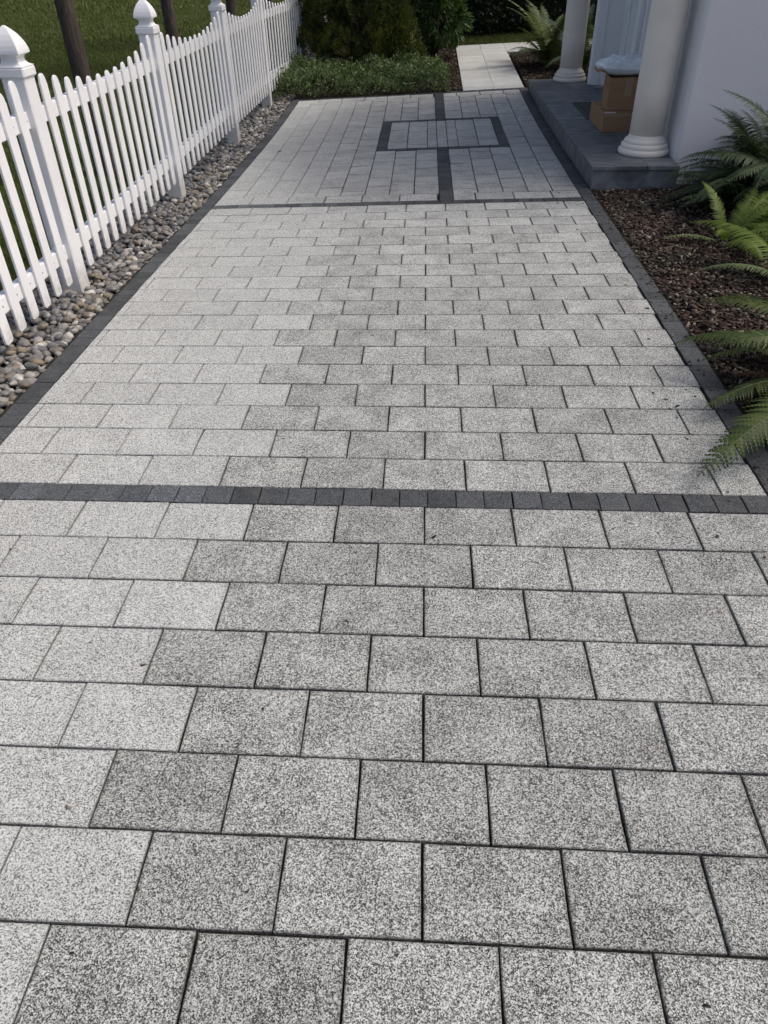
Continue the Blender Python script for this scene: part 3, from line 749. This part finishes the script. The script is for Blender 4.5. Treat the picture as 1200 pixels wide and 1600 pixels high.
# ------------------------------------------------------------------ ferns
def frond_mesh(nm, length, width, e0, e1, seed, mat, npin=30, droop=0.25, twist=0.0):
    rs = random.Random(seed); n = 24; pts = []; p = Vector((0, 0, 0)); dirs = []
    for i in range(n + 1):
        s = i / n; th = e0 + (e1 - e0) * s ** 1.25
        d = Vector((math.cos(th), math.sin(twist * s), math.sin(th))).normalized()
        pts.append(p.copy()); dirs.append(d); p = p + d * (length / n)
    V, F = tube(pts, [0.0042 * (1 - 0.8 * i / n) * (length / 0.7) for i in range(n + 1)], 4)
    V = [tuple(v) for v in V]
    F = [tuple(f) for f in F]
    for k in range(npin):
        s = 0.10 + 0.90 * (k / (npin - 1)) ** 0.95
        i = min(int(s * n), n - 1); fr = s * n - i
        P = pts[i].lerp(pts[i + 1], fr); d = dirs[i].lerp(dirs[i + 1], fr).normalized()
        up = Vector((0, 0, 1)); side0 = d.cross(up).normalized(); nor = side0.cross(d).normalized()
        q = (s - 0.13) / 0.87
        prof = min(1.0, 0.45 + q * 2.2) * (1 - q) ** 0.72 + 0.03
        pl = width * prof * rs.uniform(0.84, 1.08)
        for sg in (1, -1):
            sd_ = (side0 * sg + d * (0.30 + 0.35 * q) + nor * (0.10 - droop * 0.5) + Vector((rs.uniform(-.13, .13), rs.uniform(-.13, .13), rs.uniform(-.12, .12)))).normalized()
            wv = sd_.cross(nor).normalized()
            m_ = max(4, int(pl / 0.010)); hw = min(0.0105, pl * 0.15)
            b = len(V)
            # serrated pinna: midrib points, and lobed left/right edges
            for j in range(m_):
                t_ = j / m_; ww = hw * (1 - t_ ** 1.6) + 0.0008
                c = P + sd_ * (pl * t_) - nor * (droop * pl * t_ * t_)
                tip = P + sd_ * (pl * (t_ + 0.75 / m_)) - nor * (droop * pl * t_ * t_)
                e_ = P + sd_ * (pl * (t_ + 0.10 / m_)) - nor * (droop * pl * t_ * t_)
                V += [tuple(c), tuple(e_ + wv * ww * 0.72), tuple(tip + wv * ww - nor * 0.0015), tuple(e_ - wv * ww * 0.72), tuple(tip - wv * ww - nor * 0.0015)]
            V.append(tuple(P + sd_ * pl - nor * droop * pl))
            for j in range(m_):
                c0 = b + 5 * j; c1 = c0 + 5
                F.append((c0, c0 + 1, c0 + 2, c1)); F.append((c0, c1, c0 + 4, c0 + 3))
    me = mesh(nm, V, F); me.materials.append(mat); return me
R_ = math.radians
def frond_set(mat, w=1.0):
    return [frond_mesh('frond', 1.0, 0.175 * w, R_(62), R_(-28), 1, mat, 50), frond_mesh('frond', 1.0, 0.17 * w, R_(48), R_(-38), 2, mat, 50),
            frond_mesh('frond', 1.0, 0.175 * w, R_(34), R_(-30), 3, mat, 50, 0.35), frond_mesh('frond', 1.0, 0.16 * w, R_(75), R_(10), 4, mat, 48, 0.2),
            frond_mesh('frond', 1.0, 0.175 * w, R_(24), R_(-16), 5, mat, 50, 0.4)]
FS = {'dark': frond_set(M_ferndark), 'green': frond_set(M_ferngreen), 'lime': frond_set(M_fernlime, 1.15), 'pale': frond_set(M_fernpale), 'dead': frond_set(M_frondbrown, 0.8)}
def fern(label, x, y, specs, group='ferns in the beds', cat='fern'):
    root = tag(empty('fern', (x, y, gz(x, y) - 0.02)), label, cat, group)
    for (kind, shape, az, sc, lift) in specs:
        o = bpy.data.objects.new('frond', FS[kind][shape]); C.objects.link(o); o.parent = root
        o.location = (0.03 * math.cos(az), 0.03 * math.sin(az), 0.0)
        o.rotation_euler = (rnd.uniform(-.35, .35), -lift, az); o.scale = (sc,) * 3
    return root
def rosette(kind, n, sc, seed, shapes=(0, 1, 2, 3, 4), a0=0, a1=2 * math.pi):
    rs = random.Random(seed)
    return [(kind, shapes[i % len(shapes)], a0 + (a1 - a0) * (i + rs.uniform(-.3, .3)) / n, sc * rs.uniform(0.8, 1.12), rs.uniform(-.08, .08)) for i in range(n)]
def az(x, y, tx, ty): return math.atan2(ty - y, tx - x)
# dark fern against the house wall
fern('large dark green fern in front of the white house wall', 2.55, 5.84, rosette('dark', 60, 0.88, 11) + rosette('dark', 14, 0.85, 12, (3, 0), R_(-70), R_(120)) + [('dead', 1, R_(235), 0.8, 0.0), ('dead', 2, R_(255), 0.75, 0.1)])
fern('dark fern behind the lime green fern at the picture edge', 2.74, 5.62, rosette('dark', 52, 1.02, 13, (0, 1, 3, 2, 0)))
fern('low dark fern at the foot of the house wall corner', 2.36, 5.62, rosette('dark', 26, 0.55, 15, (0, 1, 2, 1)))
# small lime fern
fern('small lime green fern alone in the red bark mulch', 1.97, 4.93, [('lime', 3, R_(118), 0.44, 0.05), ('lime', 3, R_(62), 0.46, -0.1), ('lime', 0, R_(20), 0.60, 0.05), ('lime', 1, R_(-25), 0.62, 0.0), ('lime', 1, R_(-50), 0.70, 0.0), ('lime', 2, R_(-85), 0.52, 0.0),
     ('pale', 4, R_(190), 0.42, 0.0), ('lime', 0, R_(45), 0.55, 0.1), ('lime', 1, R_(0), 0.72, 0.0), ('lime', 0, R_(-120), 0.32, 0.0), ('lime', 2, R_(-35), 0.6, 0.0), ('lime', 0, R_(-10), 0.5, 0.1)])
x, y = 2.14, 4.05
fern('yellowish green fern with one frond arching over the mulch', x, y, [('lime', 2, az(x, y, 1.66, 4.72), 0.88, 0.1), ('lime', 1, az(x, y, 1.9, 4.9), 0.7, 0.1), ('pale', 2, az(x, y, 1.6, 4.2), 0.6, 0.0), ('lime', 1, R_(80), 0.6, 0.0), ('lime', 2, R_(30), 0.55, 0.0), ('pale', 1, R_(-40), 0.5, 0), ('lime', 0, R_(110), 0.6, 0)])
# green fern reaching over the edging
x, y = 1.86, 2.86
fern('green fern spreading its fronds over the dark driveway edging', x, y, [('green', 2, az(x, y, 0.95, 2.13), 1.20, -0.03), ('green', 4, az(x, y, 1.15, 2.30), 0.95, 0.05), ('green', 2, az(x, y, 1.2, 2.62), 0.80, 0.0), ('green', 1, az(x, y, 1.25, 2.9), 0.72, 0.0),
     ('green', 1, az(x, y, 1.38, 3.45), 0.80, 0.05), ('green', 2, az(x, y, 1.45, 3.7), 0.85, 0.1), ('green', 1, az(x, y, 1.34, 3.15), 0.7, 0.0), ('green', 0, R_(110), 0.85, 0), ('green', 0, R_(90), 0.8, 0), ('green', 1, R_(60), 0.8, 0), ('green', 2, R_(20), 0.8, 0),
     ('green', 1, R_(-30), 0.8, 0), ('green', 2, R_(-70), 0.8, 0), ('green', 4, R_(-105), 0.75, 0), ('green', 0, R_(200), 0.75, 0), ('green', 0, R_(150), 0.8, 0), ('green', 1, R_(215), 0.8, 0), ('green', 0, R_(185), 0.85, 0), ('green', 1, R_(165), 0.85, 0), ('green', 0, R_(230), 0.8, 0), ('green', 3, R_(140), 0.8, 0), ('green', 1, R_(130), 0.9, 0), ('dead', 4, R_(165), 0.5, 0)])
# airy plants beside the garden path
fern('feathery green fern beside the pale garden path and far column', 1.80, 12.6, rosette('green', 18, 0.95, 21, (3, 0, 3, 1)) + rosette('pale', 8, 1.05, 22, (3,)) + rosette('lime', 5, 0.7, 23, (0, 3), R_(170), R_(290)))
fern('tall dark fern half hidden behind the far porch column', 2.15, 12.1, rosette('dark', 18, 1.0, 24, (3, 0, 1)))

# ------------------------------------------------------------------ trees behind the fence
def tree_meshes():
    pts = [(0, 0, -0.15), (0.0, 0.0, 0.0), (0.01, 0.0, 0.6), (0.0, 0.02, 1.3), (0.03, 0.0, 2.0), (0.02, 0.03, 2.7), (0, 0, 3.6), (0, 0, 4.4)]
    V, F = tube(pts, [0.115, 0.095, 0.080, 0.074, 0.070, 0.065, 0.045, 0.015], 12)
    rs = random.Random(2)
    for k in range(9):
        a = k * 2.4; z = 2.1 + 0.25 * k; L = 0.85 - 0.06 * k
        b = len(V); v2, f2 = tube([(0.02, 0.02, z), (0.5 * L * math.cos(a), 0.5 * L * math.sin(a), z + 0.3 * L), (L * math.cos(a), L * math.sin(a), z + 0.5 * L)], [0.035, 0.022, 0.008], 6)
        V += v2; F += [tuple(i + b for i in f) for f in f2]
    tr = mesh('trunk', V, F, True); tr.materials.append(M_bark)
    r2 = np.random.RandomState(4); P = []
    for k in range(46):
        c = r2.normal(size=3); c /= np.linalg.norm(c); c = c * r2.uniform(0.3, 1.0) ** 0.6 * np.array([0.95, 0.95, 1.2]) + np.array([0, 0, 3.9])
        P.append(c + r2.normal(0, 0.19, (130, 3)))
    P = np.concatenate(P); V, F = leaves(P, r2.normal(size=P.shape), r2.uniform(.06, .1, len(P)), r2.uniform(.035, .06, len(P)), 5)
    cr = fastmesh('crown', V, F); cr.materials.append(M_crown)
    return tr, cr
TR, CR = tree_meshes()
tl = ['nearest dark tree trunk behind the picket fence', 'second dark tree trunk along the fence beyond the nearest one', 'third dark tree trunk behind the fence, thin and distant', 'farthest dark tree trunk at the top of the fence']
for (x, y, s), lb in zip([(-3.0, 7.27, 1.0), (-3.0, 10.2, 0.95), (-3.0, 13.55, 0.95), (-3.0, 16.75, 1.0)], tl):
    r = tag(empty('tree', (x, y, gz(x, y) - 0.01)), lb, 'tree', 'trees on the lawn behind the fence'); r.rotation_euler = (0, 0, y * 2.1); r.scale = (s, s, 1)
    link('trunk', TR, None, r); link('crown', CR, None, r)

# ------------------------------------------------------------------ shrubs, hedge, ground cover at the back
def bush(name, label, cat, loc, lobes, n, mat, L, Wd, seed, up=0.6, flat=0.0, stemh=0.5, shell=0.75):
    root = tag(empty(name, loc), label, cat); rs = np.random.RandomState(seed); Ps = []; Ds = []
    wts = np.array([l[3] * l[3] for l in lobes]); wts = wts / wts.sum()
    for (cx, cy, cz, r_, sz), w in zip(lobes, wts):
        k = int(n * w); d = rs.normal(size=(k, 3)); d /= np.linalg.norm(d, axis=1)[:, None]
        # clustered sprays: snap directions to a set of spray axes
        ax = rs.normal(size=(max(14, k // 60), 3)); ax /= np.linalg.norm(ax, axis=1)[:, None]
        pick = ax[rs.randint(len(ax), size=k)]
        d = pick + rs.normal(0, 0.16, (k, 3)); d /= np.linalg.norm(d, axis=1)[:, None]
        rad = r_ * (shell + (1 - shell) * rs.uniform(0, 1, k) ** 0.5) * (1 + 0.10 * np.sin(pick @ np.array([9., 7., 5.])))
        P = d * rad[:, None] * np.array([1, 1, sz]) + np.array([cx, cy, cz]); ok = P[:, 2] > 0.0
        Ps.append(P[ok]); Ds.append((d + np.array([0, 0, up]) + rs.normal(0, .25, (k, 3)))[ok])
    P = np.concatenate(Ps); Dv = np.concatenate(Ds); k = len(P)
    V, F = leaves(P, Dv, rs.uniform(0.6, 1.25, k) * L, rs.uniform(0.7, 1.2, k) * Wd, seed + 1)
    link('foliage', fastmesh('foliage', V, F), mat, root)
    VV_, FF_ = [], []
    for (cx, cy, cz, r_, sz) in lobes:
        b = len(VV_); v2, f2 = tube([(0.0 + 0.15 * cx, 0.15 * cy, -0.08), (0.5 * cx, 0.5 * cy, cz * 0.5), (cx, cy, cz), (cx * 1.02, cy, cz + 0.5 * r_ * sz)], [0.03, 0.024, 0.016, 0.006], 6)
        VV_ += v2; FF_ += [tuple(i + b for i in f) for f in f2]
    link('stems', mesh('stems', VV_, FF_, True), M_bark, root)
    return root
z0 = gz(-0.6, 12.9)
bush('conifer_shrub', 'dark conifer shrub with yellow green tips behind the ground cover', 'shrub', (-0.75, 13.0, z0),
     [(0.9 * math.cos(k * 2.4) * (k / 26) ** 0.5 * 1.05, 0.55 * math.sin(k * 2.4) * (k / 26) ** 0.5 - 0.1, 0.22 + 0.074 * ((k * 11) % 26), 0.20 + 0.022 * ((k * 7) % 6), 1.25) for k in range(26)] + [(0, 0.1, 0.8, 0.5, 1.6), (-0.45, 0.1, 1.2, 0.4, 1.4), (-0.9, -0.15, 0.28, 0.34, 1.0), (-0.5, -0.4, 0.25, 0.3, 1.0), (0.0, -0.42, 0.26, 0.3, 1.0), (0.42, -0.35, 0.27, 0.32, 1.0), (-1.0, 0.1, 0.65, 0.32, 1.2)],
     76000, M_conifer, 0.050, 0.017, 31, 0.9, shell=0.82)
bush('leafy_shrub', 'bright green leafy shrub between the conifer and the garden path', 'shrub', (0.12, 13.6, gz(0.1, 13.6)),
     [(0, 0, 0.75, 0.45, 1.2), (0.2, -0.1, 0.55, 0.32, 1.1), (-0.15, 0, 1.2, 0.48, 1.1), (0.15, 0.05, 1.5, 0.45, 1.1), (-0.35, 0.1, 0.5, 0.4, 1.1)],
     9000, M_shrub, 0.105, 0.036, 33, -0.2)
def hedge(name, label, x0, x1, y0, y1, z1, n, seed):
    zb = gz(1.0, y0); root = tag(empty(name, ((x0 + x1) / 2, y0, zb)), label, 'hedge'); rs = np.random.RandomState(seed)
    ox, oy = (x0 + x1) / 2, y0; hx = (x1 - x0) / 2
    k = int(n * 0.75); P1 = np.stack([rs.uniform(-hx, hx, k), rs.normal(0.10, 0.07, k), rs.uniform(0.02, z1, k)], 1)
    P1[:, 1] += 0.10 * np.sin(P1[:, 0] * 5.1) * np.sin(P1[:, 2] * 4.3)
    k2 = n - k; P2 = np.stack([rs.uniform(-hx, hx, k2), rs.uniform(0, y1 - y0, k2), rs.normal(z1, 0.05, k2)], 1)
    P = np.concatenate([P1, P2]); Dv = rs.normal(size=P.shape) + np.array([0, -0.7, 0.1])
    V, F = leaves(P, Dv, rs.uniform(.05, .085, len(P)), rs.uniform(.03, .045, len(P)), seed)
    link('foliage', fastmesh('foliage', V, F), M_hedge, root)
    mb = MB(); mb.box(-hx, hx, 0.22, y1 - y0, 0.0, z1 - 0.05); mb.obj('inner_branches', M_hedge, root)
    return root
hedge('hedge', 'tall dark hedge closing the garden behind the path', -2.4, 2.72, 15.45, 16.6, 2.6, 34000, 41)
hedge('hedge', 'dark hedge at the far side of the house', 2.8, 8.5, 15.5, 16.6, 2.6, 14000, 42)
rs = np.random.RandomState(51); P = []; Dv = []
def cover_h(x, y):
    e = min(1.0, max(0.0, (y - 10.97) / 0.16)); e *= min(1.0, max(0.0, (12.75 - y) / 0.4)); e *= min(1.0, max(0.0, (0.34 - x) / 0.18)); e *= min(1.0, max(0.0, (x + 2.15) / 0.18))
    return (0.14 + 0.11 * (0.5 + 0.5 * math.sin(x * 4.1 + 0.6) * math.cos(y * 3.3)) + 0.05 * math.sin(x * 11 + y * 7) + 0.07 * max(0, math.sin(x * 2.3 - 0.4)) + 0.04 * math.sin(x * 23 - y * 17)) * max(e, 0.0) ** 0.6
while len(P) < 17000:
    x, y = rs.uniform(-2.12, 0.32), rs.uniform(10.98, 12.75)
    hh = cover_h(x, y)
    if hh <= 0.015: continue
    zt = rs.uniform(0.25, 1.0) ** 0.5 * hh * rs.uniform(0.85, 1.12)
    P.append((x, y, gz(x, y) + zt)); Dv.append((rs.normal(0, .7), rs.normal(-0.15, .7), rs.uniform(0.1, 1.1)))
V, F = leaves(P, Dv, rs.uniform(.030, .066, len(P)), rs.uniform(.013, .025, len(P)), 52)
tag(link('ground_cover', fastmesh('ground_cover', V, F), M_cover), 'low grey green ground cover at the end of the paving', 'ground cover', kind='stuff')
# vine over the end of the fence
vine = tag(empty('vine', (-1.72, 13.6, gz(-1.72, 13.6))), 'yellow green vine climbing at the far end of the fence', 'vine')
P = []; Dv = []; rs = np.random.RandomState(61)
for k in range(1500):
    a = rs.uniform(0, 1); x = -0.07 + 0.55 * (1 - a) ** 2 * 0.3 + rs.normal(0, .05); z = 0.05 + a * 1.15 + rs.normal(0, .05); yv = -0.2 + 1.5 * a + rs.normal(0, .15)
    P.append((x, yv, max(0.02, z))); Dv.append((rs.normal(.4, .6), rs.normal(-.5, .6), rs.normal(0, .6)))
V, F = leaves(P, Dv, rs.uniform(.04, .075, len(P)), rs.uniform(.025, .045, len(P)), 62)
link('foliage', fastmesh('foliage', V, F), M_ivy, vine)
v2, f2 = tube([(0.1, -0.2, -0.03), (0.0, 0.2, 0.4), (-0.05, 0.8, 0.8), (-0.08, 1.3, 1.2)], [0.012, 0.01, 0.008, 0.004], 6)
link('stem', mesh('stem', v2, f2, True), M_bark, vine)

# ------------------------------------------------------------------ grass
def grass(name, regions, seed, hgt):
    rs = np.random.RandomState(seed); VV = []; FF = []; o = 0
    for x0, x1, y0, y1, n, k in regions:
        X = rs.uniform(x0, x1, n); Y = rs.uniform(y0, y1, n); Z = np.array([gz(a, b) for a, b in zip(X, Y)]) - 0.014
        a = rs.uniform(0, 6.28, n); w = rs.uniform(.0025, .0045, n) * k; hh = rs.uniform(.5, 1.2, n) * hgt * (0.7 + 0.3 * k)
        lx, ly = rs.normal(0, .5, n) * hh, rs.normal(0, .5, n) * hh
        b = np.stack([X, Y, Z], 1); d = np.stack([np.cos(a) * w, np.sin(a) * w, 0 * w], 1)
        V = np.stack([b - d, b + d, b + np.stack([lx, ly, hh], 1)], 1).reshape(-1, 3)
        VV.append(V); FF.append(np.arange(3 * n).reshape(-1, 3) + o); o += 3 * n
    return fastmesh(name, np.concatenate(VV), np.concatenate(FF))
me = grass('grass', [(-3.6, -2.42, 2.5, 9, 26000, 1.0), (-3.6, -2.42, 9, 17, 12000, 1.3), (-7, -3.6, 4, 16, 52000, 1.5), (-14, -7, 8, 26, 60000, 2.4), (-7, -2.5, 16, 30, 30000, 2.4), (-30, -14, 12, 45, 50000, 5.0), (-14, -4, 26, 50, 40000, 5.0)], 71, 0.045)
tag(link('grass', me, M_grass), 'mown green lawn grass behind the picket fence', 'grass', kind='stuff')
me = grass('grass', [(0.3, 5.0, 14.64, 15.55, 16000, 1.2)], 72, 0.05)
tag(link('grass', me, M_grass), 'narrow strip of grass between garden path and dark hedge', 'grass', kind='stuff')
# a dry leaf on the paving
mb = MB(); x, y = -1.50, 8.05
mb.add([(0, 0, 0.002), (0.025, 0.012, 0.010), (0.06, 0.0, 0.004), (0.028, -0.012, 0.012)], [(0, 2, 1), (0, 3, 2)])
o = mb.obj('fallen_leaf', M_frondbrown, None, False, (x, y, gz(x, y) + 0.001)); tag(o, 'small dry brown leaf lying on the far paving near the fence', 'leaf')
